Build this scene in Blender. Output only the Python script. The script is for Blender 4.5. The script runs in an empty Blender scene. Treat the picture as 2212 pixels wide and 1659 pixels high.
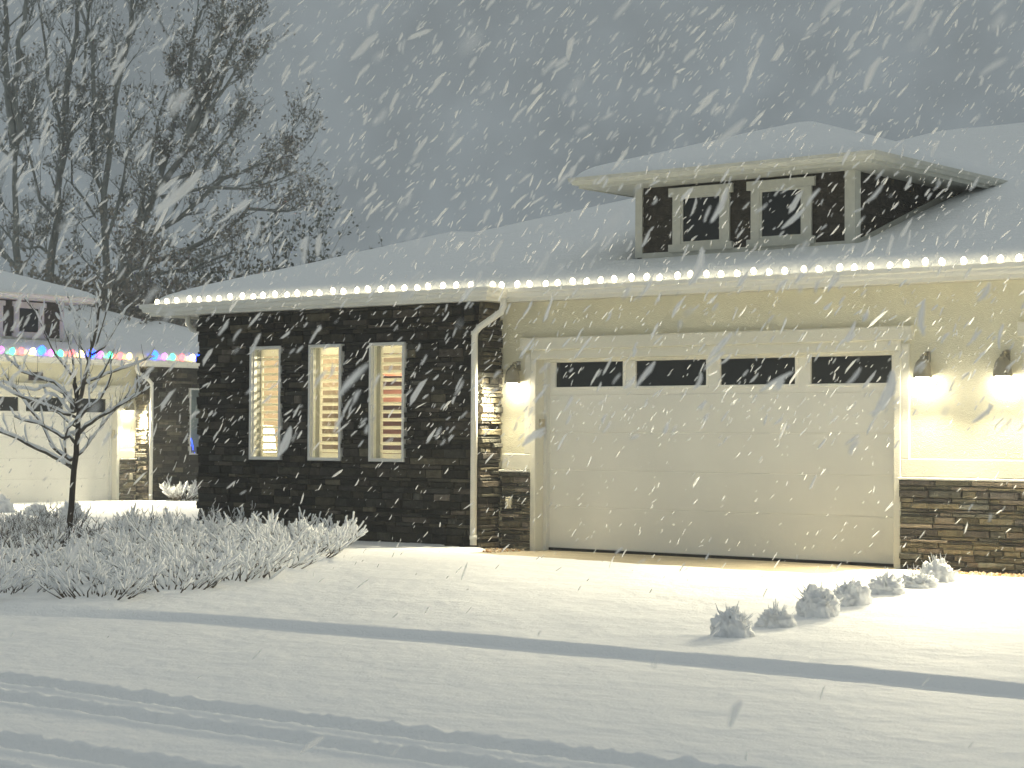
import bpy, math, random
from mathutils import Vector, Matrix, noise as mnoise
S = bpy.context.scene
COL = S.collection
# ---------------------------------------------------------------- camera
cam = bpy.data.objects.new('camera', bpy.data.cameras.new('camera')); COL.objects.link(cam)
R_ = Vector((.78115, .624315, .005998)); U_ = Vector((.011421, -.023894, .999649)); W_ = Vector((-.624239, .780807, .025795))
cam.matrix_world = Matrix(((R_.x, U_.x, -W_.x, 0), (R_.y, U_.y, -W_.y, 0), (R_.z, U_.z, -W_.z, 1.65), (0, 0, 0, 1)))
cam.data.sensor_width = 36; cam.data.lens = 36 * 4400 / 2212
cam.data.clip_end = 1000; cam.data.clip_start = .05
cam.data.dof.use_dof = True; cam.data.dof.focus_distance = 24; cam.data.dof.aperture_fstop = 5.0
S.camera = cam
# ---------------------------------------------------------------- sky: snow-lit overcast night, brighter overhead
w = bpy.data.worlds.new("World"); S.world = w; w.use_nodes = True
nt = w.node_tree; N = nt.nodes; L = nt.links
bg = N['Background']; bg.inputs[1].default_value = 1.0
tc = N.new('ShaderNodeTexCoord'); sx = N.new('ShaderNodeSeparateXYZ'); L.new(tc.outputs['Generated'], sx.inputs[0])
rmp = N.new('ShaderNodeValToRGB'); L.new(sx.outputs['Z'], rmp.inputs[0])
e = rmp.color_ramp.elements
e[0].position = 0.0; e[0].color = (.116, .134, .143, 1)
e[1].position = .95; e[1].color = (.28, .295, .285, 1)
m_ = e.new(.12); m_.color = (.121, .140, .149, 1); m_ = e.new(.30); m_.color = (.144, .163, .171, 1)
nz = N.new('ShaderNodeTexNoise'); nz.inputs['Scale'].default_value = 22; nz.inputs['Detail'].default_value = 5
L.new(tc.outputs['Generated'], nz.inputs['Vector'])
mr = N.new('ShaderNodeMapRange'); mr.inputs[1].default_value = .3; mr.inputs[2].default_value = .7; mr.inputs[3].default_value = .84; mr.inputs[4].default_value = 1.16; L.new(nz.outputs[0], mr.inputs[0])
mx = N.new('ShaderNodeVectorMath'); mx.operation = 'SCALE'; L.new(rmp.outputs[0], mx.inputs[0]); L.new(mr.outputs[0], mx.inputs['Scale'])
L.new(mx.outputs[0], bg.inputs[0])
S.view_settings.view_transform = 'Standard'; S.view_settings.look = 'None'; S.view_settings.exposure = .8; S.view_settings.gamma = 1
try:
    S.cycles.use_denoising = True; S.cycles.denoiser = 'OPENIMAGEDENOISE'
    S.cycles.sample_clamp_indirect = 4; S.cycles.max_bounces = 6; S.cycles.volume_bounces = 1
    S.cycles.volume_step_rate = 4; S.cycles.use_light_tree = True
except Exception: pass

LAMP_W = 540.0      # garage wall lamps
STRING_E = 5.0     # clear bulbs of the string
ROOM_W = 380.0
# ---------------------------------------------------------------- materials
MATS = {}
def mat(name, col, rough=.8, bump=None, var=None, attr=None, metal=0, emit=None, spec=.3):
    m = bpy.data.materials.new(name); m.use_nodes = True; MATS[name] = m
    n = m.node_tree.nodes; l = m.node_tree.links; p = n['Principled BSDF']
    p.inputs['Base Color'].default_value = (*col, 1); p.inputs['Roughness'].default_value = rough
    p.inputs['Metallic'].default_value = metal; p.inputs['Specular IOR Level'].default_value = spec
    t = n.new('ShaderNodeTexCoord'); src = None
    if var:                                # (scale, amount) mottling of the base colour
        a = n.new('ShaderNodeTexNoise'); a.inputs['Scale'].default_value = var[0]; a.inputs['Detail'].default_value = 4
        l.new(t.outputs['Object'], a.inputs['Vector'])
        r = n.new('ShaderNodeMapRange'); r.inputs[1].default_value = .3; r.inputs[2].default_value = .7
        r.inputs[3].default_value = 1 - var[1]; r.inputs[4].default_value = 1 + var[1]; l.new(a.outputs[0], r.inputs[0])
        s = n.new('ShaderNodeVectorMath'); s.operation = 'SCALE'; s.inputs[0].default_value = col; l.new(r.outputs[0], s.inputs['Scale'])
        src = s.outputs[0]
    if attr:
        c = n.new('ShaderNodeVertexColor'); c.layer_name = 'tone'
        if src:
            q = n.new('ShaderNodeVectorMath'); q.operation = 'MULTIPLY'; l.new(src, q.inputs[0]); l.new(c.outputs[0], q.inputs[1]); src = q.outputs[0]
        else: src = c.outputs[0]
    if src: l.new(src, p.inputs['Base Color'])
    h = None
    for k, (sc, st) in enumerate(bump or []):
        b = n.new('ShaderNodeTexNoise'); b.inputs['Scale'].default_value = sc; b.inputs['Detail'].default_value = 3
        l.new(t.outputs['Object'], b.inputs['Vector'])
        bb = n.new('ShaderNodeBump'); bb.inputs['Distance'].default_value = st; bb.inputs['Strength'].default_value = 1
        l.new(b.outputs[0], bb.inputs['Height'])
        if h: l.new(h, bb.inputs['Normal'])
        h = bb.outputs[0]
    if h: l.new(h, p.inputs['Normal'])
    if emit:
        p.inputs['Emission Color'].default_value = (*emit[0], 1); p.inputs['Emission Strength'].default_value = emit[1]
    return m
mat('snow', (.86, .88, .90), .75, bump=[(45, .006), (9, .012), (2, .045)])
mat('snow_roof', (.84, .87, .89), .8, bump=[(30, .01), (2.5, .04)])
mat('stucco', (.80, .77, .60), .9, bump=[(75, .010), (22, .006)], var=(3, .05))
mat('trim', (.82, .80, .69), .75, bump=[(55, .004)])
mat('door', (.90, .89, .82), .8, bump=[(90, .0008)], var=(1.2, .04))
mat('gutter', (.86, .85, .78), .4)
mat('soffit', (.75, .73, .66), .6)
mat('stone', (1, 1, 1), .85, bump=[(26, .02), (90, .006)], var=(9, .28), attr=True, spec=.25)
mat('mortar', (.02, .018, .015), .95)
mat('shingle_wall', (.050, .043, .034), .85, bump=[(30, .02)], var=(12, .35))
mat('dormer_trim', (.62, .62, .55), .7, var=(14, .06))
mat('frame_white', (.78, .78, .74), .4)
def transl(name, col, f):
    m = bpy.data.materials.new(name); m.use_nodes = True; MATS[name] = m
    n = m.node_tree.nodes; l = m.node_tree.links; n.remove(n['Principled BSDF'])
    a = n.new('ShaderNodeBsdfDiffuse'); a.inputs[0].default_value = (*col, 1); g = n.new('ShaderNodeBsdfTranslucent'); g.inputs[0].default_value = (*col, 1)
    x = n.new('ShaderNodeMixShader'); x.inputs[0].default_value = f
    l.new(a.outputs[0], x.inputs[1]); l.new(g.outputs[0], x.inputs[2]); l.new(x.outputs[0], n['Material Output'].inputs[0])
transl('shutter', (.92, .90, .80), .5)
mat('interior', (.28, .22, .15), .8)
mat('reveal', (.42, .42, .36), .8)
mat('dark_glass', (.006, .008, .009), .12, spec=.5)
mat('grey_pane', (.40, .46, .45), .3, var=(6, .12), spec=.5)
mat('lamp_metal', (.30, .28, .22), .5, metal=.3)
mat('concrete', (.42, .37, .27), .9, bump=[(40, .004)], var=(5, .12))
mat('rubber', (.015, .015, .015), .8)
mat('bark', (.055, .045, .038), .9, bump=[(40, .01)], var=(20, .25))
mat('bark_light', (.10, .09, .075), .9, var=(20, .25))
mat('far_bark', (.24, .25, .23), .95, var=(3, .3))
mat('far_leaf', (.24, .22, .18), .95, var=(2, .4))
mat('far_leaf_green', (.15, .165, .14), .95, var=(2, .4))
mat('twig', (.075, .06, .045), .9)
mat('grass_blade', (.55, .50, .38), .8)
mat('gravel', (1, 1, 1), .8, attr=True)
mat('cabinet', (.13, .055, .035), .5, var=(4, .3))
mat('gap_dark', (.02, .02, .022), .4)  # near-black for the panel standing in for the shutter gap
mat('rock', (.30, .28, .25), .9, bump=[(14, .03)], var=(6, .25))
mat('vent', (.05, .04, .05), .7)
mat('cord', (.55, .55, .5), .6)
mat('plastic', (.50, .45, .33), .5)
mat('outlet', (.75, .70, .55), .5)
BC = {'warm': ((1, .88, .60), STRING_E), 'blue': ((.012, .06, 1), 7), 'purple': ((.75, .12, .8), 3), 'green': ((.04, .8, .3), 4.5), 'red': ((1, .06, .07), 5), 'yellow': ((1, .78, .14), 6)}
for k, (c, s) in BC.items(): mat('bulb_' + k, c, .4, emit=(c, s))
mat('lamp_bulb', (1, .95, .85), .4, emit=((1, .90, .70), 30))
mat('reflection_shade', (1, .95, .85), .6, emit=((1, .86, .62), 5))  # glow of the added lamp that stands in for a reflection
def glassmat():
    m = bpy.data.materials.new('window_glass'); m.use_nodes = True; MATS['window_glass'] = m
    n = m.node_tree.nodes; l = m.node_tree.links; n.remove(n['Principled BSDF'])
    a = n.new('ShaderNodeBsdfTransparent'); a.inputs[0].default_value = (.9, .93, .9, 1)
    g = n.new('ShaderNodeBsdfGlossy'); g.inputs['Roughness'].default_value = .03
    x = n.new('ShaderNodeMixShader'); x.inputs[0].default_value = .10
    l.new(a.outputs[0], x.inputs[1]); l.new(g.outputs[0], x.inputs[2]); l.new(x.outputs[0], n['Material Output'].inputs[0])
glassmat()
def flakemat():
    m = bpy.data.materials.new('flake'); m.use_nodes = True; MATS['flake'] = m
    n = m.node_tree.nodes; l = m.node_tree.links; n.remove(n['Principled BSDF'])
    a = n.new('ShaderNodeBsdfDiffuse'); a.inputs[0].default_value = (.95, .96, .97, 1)
    g = n.new('ShaderNodeBsdfTranslucent'); g.inputs[0].default_value = (.95, .96, .97, 1)
    x = n.new('ShaderNodeMixShader'); x.inputs[0].default_value = .5
    l.new(a.outputs[0], x.inputs[1]); l.new(g.outputs[0], x.inputs[2])
    t = n.new('ShaderNodeBsdfTransparent'); y = n.new('ShaderNodeMixShader'); y.inputs[0].default_value = .6
    l.new(t.outputs[0], y.inputs[1]); l.new(x.outputs[0], y.inputs[2]); l.new(y.outputs[0], n['Material Output'].inputs[0])
flakemat()
# ---------------------------------------------------------------- mesh helpers
class MB:
    def __init__(s, T=None, flip=False): s.v = []; s.f = []; s.c = []; s.T = T; s.flip = flip
    def add(s, vs, fs, tone=None):
        b = len(s.v)
        for p in vs: s.v.append(s.T(*p) if s.T else tuple(p))
        for f in fs:
            f = [b + i for i in f]
            s.f.append(f[::-1] if s.flip else f); s.c.append(tone or (1, 1, 1))
    def box(s, x0, x1, y0, y1, z0, z1, tone=None):
        x0, x1 = min(x0, x1), max(x0, x1); y0, y1 = min(y0, y1), max(y0, y1); z0, z1 = min(z0, z1), max(z0, z1)
        s.add([(x0, y0, z0), (x1, y0, z0), (x1, y1, z0), (x0, y1, z0), (x0, y0, z1), (x1, y0, z1), (x1, y1, z1), (x0, y1, z1)],
              [(0, 3, 2, 1), (4, 5, 6, 7), (0, 1, 5, 4), (1, 2, 6, 5), (2, 3, 7, 6), (3, 0, 4, 7)], tone)
    def bbox(s, x0, x1, y0, y1, z0, z1, b=.008, tone=None):
        """box with chamfered front (-y) edges"""
        vs = [(x0, y1, z0), (x1, y1, z0), (x1, y1, z1), (x0, y1, z1), (x0, y0 + b, z0), (x1, y0 + b, z0), (x1, y0 + b, z1), (x0, y0 + b, z1),
              (x0 + b, y0, z0 + b), (x1 - b, y0, z0 + b), (x1 - b, y0, z1 - b), (x0 + b, y0, z1 - b)]
        s.add(vs, [(0, 3, 2, 1), (0, 1, 5, 4), (1, 2, 6, 5), (2, 3, 7, 6), (3, 0, 4, 7), (4, 5, 9, 8), (5, 6, 10, 9), (6, 7, 11, 10), (7, 4, 8, 11), (8, 9, 10, 11)], tone)
    def tube(s, pts, rad, n=6, cap=True, tone=None):
        pts = [Vector(p) for p in pts]; k = len(pts)
        if not hasattr(rad, '__len__'): rad = [rad] * k
        vs = []; fs = []; prev = None
        for i, p in enumerate(pts):
            d = (pts[min(i + 1, k - 1)] - pts[max(i - 1, 0)])
            if d.length < 1e-9: d = Vector((0, 0, 1))
            d.normalize()
            a = prev - d * prev.dot(d) if prev else (Vector((1, 0, 0)) if abs(d.x) < .8 else Vector((0, 1, 0))) 
            if not prev: a = a - d * a.dot(d)
            if a.length < 1e-6: a = d.orthogonal()
            a.normalize(); prev = a; b = d.cross(a)
            for j in range(n):
                t = 2 * math.pi * j / n; q = p + (a * math.cos(t) + b * math.sin(t)) * rad[i]; vs.append(tuple(q))
        for i in range(k - 1):
            for j in range(n):
                j2 = (j + 1) % n; fs.append((i * n + j, i * n + j2, (i + 1) * n + j2, (i + 1) * n + j))
        if cap: fs.append(tuple(range(n))[::-1]); fs.append(tuple((k - 1) * n + j for j in range(n)))
        s.add(vs, fs, tone)
    def lathe(s, prof, c=(0, 0, 0), n=16, tone=None):
        vs = []; fs = []; k = len(prof)
        for r, z in prof:
            for j in range(n):
                t = 2 * math.pi * j / n; vs.append((c[0] + r * math.cos(t), c[1] + r * math.sin(t), c[2] + z))
        for i in range(k - 1):
            for j in range(n):
                j2 = (j + 1) % n; fs.append((i * n + j, i * n + j2, (i + 1) * n + j2, (i + 1) * n + j))
        s.add(vs, fs, tone)
    def sweep(s, path, prof, closed_prof=True):
        """profile (outward, z) swept along a plan path with mitres; outward = right-hand side of travel"""
        vs = []; fs = []; k = len(path); n = len(prof)
        P = [Vector((p[0], p[1])) for p in path]
        for i, p in enumerate(P):
            d1 = (p - P[i - 1]).normalized() if i > 0 else None; d2 = (P[i + 1] - p).normalized() if i < k - 1 else None
            n1 = Vector((d1.y, -d1.x)) if d1 else None; n2 = Vector((d2.y, -d2.x)) if d2 else None
            m = (n1 + n2) / (1 + n1.dot(n2)) if n1 and n2 else (n1 or n2)
            for o, z in prof: vs.append((p.x + m.x * o, p.y + m.y * o, z))
        for i in range(k - 1):
            for j in range(n if closed_prof else n - 1):
                j2 = (j + 1) % n; fs.append((i * n + j, i * n + j2, (i + 1) * n + j2, (i + 1) * n + j))
        if closed_prof: fs.append(tuple(range(n))); fs.append(tuple((k - 1) * n + j for j in range(n))[::-1])
        s.add(vs, fs)
    def build(s, name, m, parent=None, smooth=False):
        me = bpy.data.meshes.new(name); me.from_pydata(s.v, [], s.f); me.update()
        if isinstance(m, str): m = MATS[m]
        me.materials.append(m)
        if any(c != (1, 1, 1) for c in s.c):
            ca = me.color_attributes.new('tone', 'FLOAT_COLOR', 'CORNER'); buf = []
            for f, c in zip(s.f, s.c): buf += [c[0], c[1], c[2], 1.0] * len(f)
            ca.data.foreach_set('color', buf)
        if smooth: me.polygons.foreach_set('use_smooth', [True] * len(me.polygons))
        o = bpy.data.objects.new(name, me); COL.objects.link(o)
        if parent: o.parent = parent
        return o
def tag(o, label=None, cat=None, group=None, kind=None):
    if label: o['label'] = label
    if cat: o['category'] = cat
    if group: o['group'] = group
    if kind: o['kind'] = kind
    return o
def empty(name, loc=(0, 0, 0), rz=0, label=None, cat=None, group=None):
    o = bpy.data.objects.new(name, None); COL.objects.link(o); o.location = loc; o.rotation_euler = (0, 0, rz); o.empty_display_size = .2
    return tag(o, label, cat, group)
def copy_tree(o, parent=None):
    c = o.copy(); COL.objects.link(c)
    if parent: c.parent = parent
    for ch in list(o.children): copy_tree(ch, c)
    return c
def sstep(a, b, x):
    t = max(0, min(1, (x - a) / (b - a))); return t * t * (3 - 2 * t)
def fbm(x, y, s, z=0.0, o=3):
    v = 0; a = 1
    for k in range(o): v += a * mnoise.noise(Vector((x * s, y * s, z + 7.3 * k))); s *= 2; a *= .5
    return v
# ---------------------------------------------------------------- ground
HX, HY, HZ = -16.2, 20.0, .25                  # our house origin: return corner, garage wall plane, slab top
NX, NY, NZ = -35.8, 31.05, .12                 # neighbour's
def curb_y(x):
    t = max(0, -13.2 - x); return 12.33 + .12 * math.sin(x * .5) - .55 * t * t / (t + .8) if t < 12 else 6
def yard_z(x, y):
    c = curb_y(x); wd = .13 + .5 * sstep(-13, -15.5, x)
    z0 = .062 + .008 * mnoise.noise(Vector((x * .9, 3, 0)))
    b = z0 + .01 + (.21) * sstep(c, 18.6, y)
    far = sstep(-20, -27, x) * sstep(15, 22, y)
    b = b * (1 - far) + .15 * far
    b += .010 * fbm(x, y, .5) + .0035 * fbm(x, y, 3.0, 5)
    b = b * (1 - sstep(21, 24, y) * sstep(-22, -20, x)) 
    e = sstep(c - .02, c + wd, y)
    return -.03 + (b + .03) * e ** .8
def bare(x, y):
    """>0 inside the patch in front of the house that stays free of snow"""
    lx, ly = x - HX, y - HY
    if ly < -2.4 or ly > .5 or lx < -.5: return 0
    if .35 < lx < 5.75: edge = -1.52 - .07 * (lx - .6) + .03 * mnoise.noise(Vector((lx * 2, 1, 0)))
    elif lx >= 5.75: edge = -1.3 + .5 * sstep(5.75, 6.1, lx) - .15 * math.sin(lx * 2) + .12 * mnoise.noise(Vector((lx * 3, 1, 0)))
    else: edge = -.55 + .15 * mnoise.noise(Vector((lx * 4, 1, 0)))
    return sstep(edge - .06, edge + .03, ly)
def grid(name, xs, ys, f, m, kind='structure', keep=None):
    mb = MB(); nx = len(xs)
    mb.v = [(x, y, f(x, y)) for y in ys for x in xs]
    for j in range(len(ys) - 1):
        for i in range(nx - 1):
            if keep and not keep(.5 * (xs[i] + xs[i + 1]), .5 * (ys[j] + ys[j + 1])): continue
            a = j * nx + i; mb.f.append((a, a + 1, a + 1 + nx, a + nx)); mb.c.append((1, 1, 1))
    o = mb.build(name, m, smooth=True); return tag(o, kind=kind) if kind else o
def rng(a, b, s):
    n = max(1, round((b - a) / s)); return [a + (b - a) * i / n for i in range(n + 1)]
tag(grid('ground', rng(-500, 400, 60), rng(-300, 600, 60), lambda x, y: -.12, 'snow'), 'flat snow covered ground reaching far beyond the houses')
RUTS = [(8.72, .34, .085, 1), (8.08, .30, .08, 2), (6.9, .34, .09, 3), (6.35, .3, .08, 4)]
def road_z(x, y):
    z = .004 * fbm(x, y, .8) + .002 * fbm(x, y, 5, 3)
    for yc, wd, dp, k in RUTS:
        c = yc + .10 * math.sin(x * .45 + k * 1.7) - (.06 * (x + 8) if k == 2 else 0) + .018 * mnoise.noise(Vector((x * 3.1, k, 0))) + .010 * mnoise.noise(Vector((x * 11, k, 2)))
        d = (c - y)                                    # 0 at the far edge, grows towards the camera
        rough = .016 * mnoise.noise(Vector((x * 7, y * 9, k))) + .014 * mnoise.noise(Vector((x * 19, y * 24, k)))
        if 0 < d < wd: z -= dp * sstep(0, .03, d) * (1 - sstep(wd * .3, wd, d)) + rough * .7
        z += .020 * math.exp(-((d + .04) / .045) ** 2) * (1 + 1.1 * mnoise.noise(Vector((x * 7, k, 8))) + .8 * mnoise.noise(Vector((x * 23, y * 20, 8)))) + .016 * math.exp(-((d - wd) / .07) ** 2)
    return z
grid('road', rng(-40, -18, .5) + rng(-17.9, -14, .07) + rng(-13.95, -4, .045) + rng(-3.9, 2, .1) + rng(2.5, 20, .7), rng(-6, 4.5, .5) + rng(4.6, 9.3, .022) + rng(9.5, 13.4, .15), road_z, 'snow')
def yz(x, y):
    z = yard_z(x, y); b = bare(x, y)
    return z + (HZ - .16 - z) * b if b > 0 else z
grid('yard', rng(-70, -34, 1.0) + rng(-33.8, -17, .2) + rng(-16.95, -4, .06) + rng(-3.5, 20, .8), rng(9, 11.9, .2) + rng(11.94, 12.8, .035) + rng(12.9, 17.4, .12) + rng(17.45, 19.9, .035) + rng(20.1, 34, .35) + rng(35, 95, 3), yz, 'snow')
cb = MB(); cb.box(-16.4, -3, 17.2, 19.9, -.1, HZ - .014); cb.box(-15.58, -10.6, 19.9, 20.21, -.1, HZ - .012)
tag(cb.build('driveway', 'concrete'), kind='structure')
# ---------------------------------------------------------------- stone veneer
rs = random.Random(5)
def stone_tone(r, lit_pale):  # lamp light put into the stone colour: lit faces get paler tones
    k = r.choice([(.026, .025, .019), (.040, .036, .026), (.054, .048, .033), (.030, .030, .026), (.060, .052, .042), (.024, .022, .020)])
    q = r.choice([.45, .7, 1, 1, 1.4, 2.2] if lit_pale < 4 else [.7, .85, 1, 1.1, 1.3]) * r.uniform(.8, 1.2) * lit_pale * .42; return (k[0] * q, k[1] * q, k[2] * q)
def veneer(mb, u0, u1, z0, z1, P, r, holes=(), lit_pale=1.0, jag=0):
    """ledgestone courses; P(u, d, z) -> local point, d = proud of the wall"""
    z = z0
    while z < z1 - .01:
        h = min(r.choice([.045, .06, .075, .09, .11] if lit_pale < 4 else [.035, .045, .055, .065, .08]), z1 - z)
        if z1 - z - h < .03: h = z1 - z
        u = u0 + (r.uniform(-jag, jag * .3) if jag else 0)
        while u < u1 - .005:
            l = r.uniform(.12, .46); e = min(u + l, u1)
            if u1 - e < .06: e = u1
            segs = [(u, e)]
            for (a, b, c, d) in holes:
                if z + h * .5 > c and z + h * .5 < d:
                    ns = []
                    for (p, q) in segs:
                        if q <= a or p >= b: ns.append((p, q)); continue
                        if p < a: ns.append((p, a + r.uniform(-.008, .004)))
                        if q > b: ns.append((b + r.uniform(-.004, .008), q))
                    segs = ns
            for (p, q) in segs:
                if q - p < .01: continue
                D = r.uniform(.02, .085); g = .003; dd = [D + r.uniform(-.008, .008) for _ in range(4)]; tn = stone_tone(r, lit_pale); c = min(.012, (q - p) * .3)
                A = (p + g, z + g); B = (q - g, z + h - g)
                vs = [P(A[0], 0, A[1]), P(B[0], 0, A[1]), P(B[0], 0, B[1]), P(A[0], 0, B[1]),
                      P(A[0], D - .014, A[1]), P(B[0], D - .014, A[1]), P(B[0], D - .014, B[1]), P(A[0], D - .014, B[1]),
                      P(A[0] + c, dd[0], A[1] + .008), P(B[0] - c, dd[1], A[1] + .008), P(B[0] - c, dd[2], B[1] - .008), P(A[0] + c, dd[3], B[1] - .008)]
                mb.add(vs, [(0, 1, 5, 4), (1, 2, 6, 5), (2, 3, 7, 6), (3, 0, 4, 7), (4, 5, 9, 8), (5, 6, 10, 9), (6, 7, 11, 10), (7, 4, 8, 11), (8, 9, 10, 11)], tn)
            u = e
        z += h
WINS = [(-4.04, -3.44), (-2.92, -2.32), (-1.82, -1.205)]
WZ0, WZ1 = 1.065, 2.61
WY = -.38                                     # wing wall plane
PITCH = .333
def build_house(name, loc, rz, mirror, LEN, label, lit, bays, vent=False):
    root = empty(name, loc, rz, label, 'house')
    T = (lambda x, y, z: (-x, y, z)) if mirror else None
    def mb(): return MB(T, mirror)
    r = random.Random(11 if mirror else 3)
    DEP = 14.6
    # --- stucco walls
    b = mb(); xs = 0.0; top = 3.08
    for (a, c, nw) in bays:
        b.box(xs, a - .02, 0, .25, -.25, top)
        b.box(a - .02, c + .02, 0, .25, 2.40, top); xs = c + .02
    b.box(xs, LEN, 0, .25, -.25, top)
    b.box(LEN - .25, LEN, .25, DEP, -.25, top); b.box(-5.07, LEN, DEP, DEP + .25, -.25, top)
    wall = b.build('wall', 'stucco', root)
    # --- wing walls behind the stone
    b = mb(); prev = -5.07
    for (a, c) in WINS:
        b.box(prev, a, WY, WY + .14, -.25, top); b.box(a, c, WY, WY + .14, -.25, WZ0); b.box(a, c, WY, WY + .14, WZ1, top); prev = c
    b.box(prev, 0, WY, WY + .14, -.25, top)
    b.box(-.14, 0, WY + .14, .4, -.25, top); b.box(-5.07, -4.93, WY + .14, DEP, -.25, top)
    b.build('wing_wall', 'mortar', root)
    b = mb()
    veneer(b, -5.07, .0, -.2, top, lambda u, d, z: (u, WY - d, z), r, [(a - .0, c + .0, WZ0, WZ1) for a, c in WINS], jag=.05, lit_pale=2.3)
    veneer(b, WY - .03, -.004, -.2, top, lambda u, d, z: (0 + d, u, z), r, lit_pale=6.5)  # return face toned paler as if lamp-lit
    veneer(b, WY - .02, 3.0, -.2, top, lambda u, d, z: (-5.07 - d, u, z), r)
    b.build('stone_veneer', 'stone', root)
    # --- stone wainscot with ledge, and the raised stucco bands over it
    spans = [(0.075, bays[0][0] - .085)] + [(bays[i][1] + .085, (bays[i + 1][0] - .085) if i + 1 < len(bays) else LEN) for i in range(len(bays))]
    for (p, q) in spans:
        b = mb(); lb = mb(); sb = mb()
        veneer(b, p, q, -.2, .955, lambda u, d, z: (u, -d, z), r, lit_pale=8.5)  # wainscot tone includes the lamp light on it
        lb.bbox(p, q, -.095, 0, .958, .985, .006)
        sb.bbox(p, q, -.028, 0, .988, 1.185, .008)
        if p > 1: sb.bbox(p, p + .1, -.028, 0, 1.185, 2.44, .008)
        if q < LEN: sb.bbox(q - .1, q, -.028, 0, 1.185, 2.44, .008)
        b.build('stone_wainscot', 'stone', root); lb.build('stone_ledge', 'gutter', root); sb.build('stucco_band', 'trim', root)
    # --- garage doors
    for bi, (a, c, nw) in enumerate(bays):
        t = mb()
        t.bbox(a - .085, a, -.035, .2, -.25, 2.36, .008); t.bbox(c, c + .085, -.035, .2, -.25, 2.36, .008)
        t.bbox(a - .085, c + .085, -.035, .2, 2.36, 2.475, .008)
        t.bbox(a - .23, c + .235, -.075, 0, 2.475, 2.632, .01)
        t.box(a + .02, c - .02, .10, .2, 2.325, 2.36)
        t.build('door_trim', 'trim', root)
        k = mb(); k.box(a, a + .05, .13, .2, -.02, 2.325); k.build('door_stop', 'frame_white', root); k = mb(); k.box(c - .05, c, .13, .2, -.02, 2.325); k.build('door_stop', 'frame_white', root)
        d = mb(); zs = [-.015, .532, .991, 1.457, 1.918, 2.345]
        wn = []
        if nw == 4: wn = [(.752, 1.782), (1.973, 2.988), (3.187, 4.196), (4.402, 5.428)]
        else:
            ww = (c - a) / nw
            wn = [(a + ww * i + .14, a + ww * (i + 1) - .12) for i in range(nw)]
        for i in range(4): d.bbox(a + .01, c - .01, .20, .24, zs[i] + .0012, zs[i + 1] - .0012, .002)
        d.bbox(a + .01, c - .01, .202, .24, zs[4] + .0012, 2.02, .002); d.bbox(a + .01, c - .01, .202, .24, 2.325, zs[5], .004)
        xp = a + .01
        for (p, q) in wn: d.box(xp, p, .2025, .24, 2.02, 2.325); xp = q
        d.box(xp, c - .01, .2025, .24, 2.02, 2.325)
        door = d.build('garage_door', 'door', root)
        for (p, q) in wn:
            f = mb()
            f.bbox(p - .035, q + .035, .185, .205, 1.985, 2.02, .006); f.bbox(p - .035, q + .035, .185, .205, 2.325, 2.36, .006)
            f.bbox(p - .035, p, .185, .205, 2.02, 2.325, .006); f.bbox(q, q + .035, .185, .205, 2.02, 2.325, .006)
            f.build('window_frame', 'door', door)
            g = mb(); g.box(p, q, .215, .225, 2.02, 2.325); g.build('window_pane', 'dark_glass', door)
        sl = mb(); sl.box(a + .01, c - .01, .182, .199, -.03, .022); sl.build('bottom_seal', 'rubber', door)
    # keypad and outlet
    k = mb(); k.bbox(bays[0][0] + .002, bays[0][0] + .035, .03, .11, 1.44, 1.62, .006); k.build('keypad', 'plastic', root)
    k = mb(); k.bbox(.185, .275, -.10, -.055, .50, .645, .01); k.bbox(.2, .26, -.112, -.1, .53, .61, .006); k.build('outlet_cover', 'outlet', root)
    if vent:
        k = mb(); k.bbox(2.7, 3.08, -.02, 0, 2.69, 2.87, .006)
        for i in range(5): k.box(2.72, 3.06, -.03, -.02, 2.71 + i * .03, 2.722 + i * .03)
        k.build('wall_vent', 'vent', root)
    # --- wing windows
    for wi, (a, c) in enumerate(WINS):
        f = mb(); fw = .042; y0 = WY - .075; y1 = WY + .03
        f.bbox(a, c, y0, y1, WZ0, WZ0 + fw, .006); f.bbox(a, c, y0, y1, WZ1 - fw, WZ1, .006)
        f.bbox(a, a + fw, y0, y1, WZ0 + fw, WZ1 - fw, .006); f.bbox(c - fw, c, y0, y1, WZ0 + fw, WZ1 - fw, .006)
        f.box(a + fw, a + fw + .014, y0 + .04, y1 - .01, WZ0 + fw, WZ1 - fw); f.box(c - fw - .014, c - fw, y0 + .04, y1 - .01, WZ0 + fw, WZ1 - fw)
        fr = f.build('window', 'frame_white', root)
        g = mb(); g.box(a + fw, c - fw, y0 + .055, y0 + .06, WZ0 + fw, WZ1 - fw); g.build('window_pane', 'window_glass', fr)
        if not lit: g = mb(); g.box(a, c, WY + .235, WY + .25, WZ0, WZ1); g.build('curtain', 'grey_pane', fr)
        if lit:
            # drywall reveal and plantation shutter set back inside it
            v = mb(); yb = WY + .145
            v.box(a, a + .012, WY + .03, yb - .001, WZ0, WZ1); v.box(c - .012, c, WY + .03, yb - .001, WZ0, WZ1); v.box(a + .012, c - .012, WY + .03, yb - .001, WZ1 - .012, WZ1); v.box(a + .012, c - .012, WY + .03, yb - .001, WZ0, WZ0 + .012)
            v.box(a - .02, a, WY + .142, yb + .05, WZ0 - .02, WZ1 + .02); v.box(c, c + .02, WY + .14, yb + .05, WZ0 - .02, WZ1 + .02)
            v.box(a, c, WY + .14, yb + .05, WZ0 - .02, WZ0); v.box(a, c, WY + .14, yb + .05, WZ1, WZ1 + .02)
            v.build('window_reveal', 'reveal', fr)
            s = mb(); ys = yb; rail = .10
            s.box(a, a + .035, ys, ys + .03, WZ0, WZ1); s.box(c - .035, c, ys, ys + .03, WZ0, WZ1)
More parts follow.
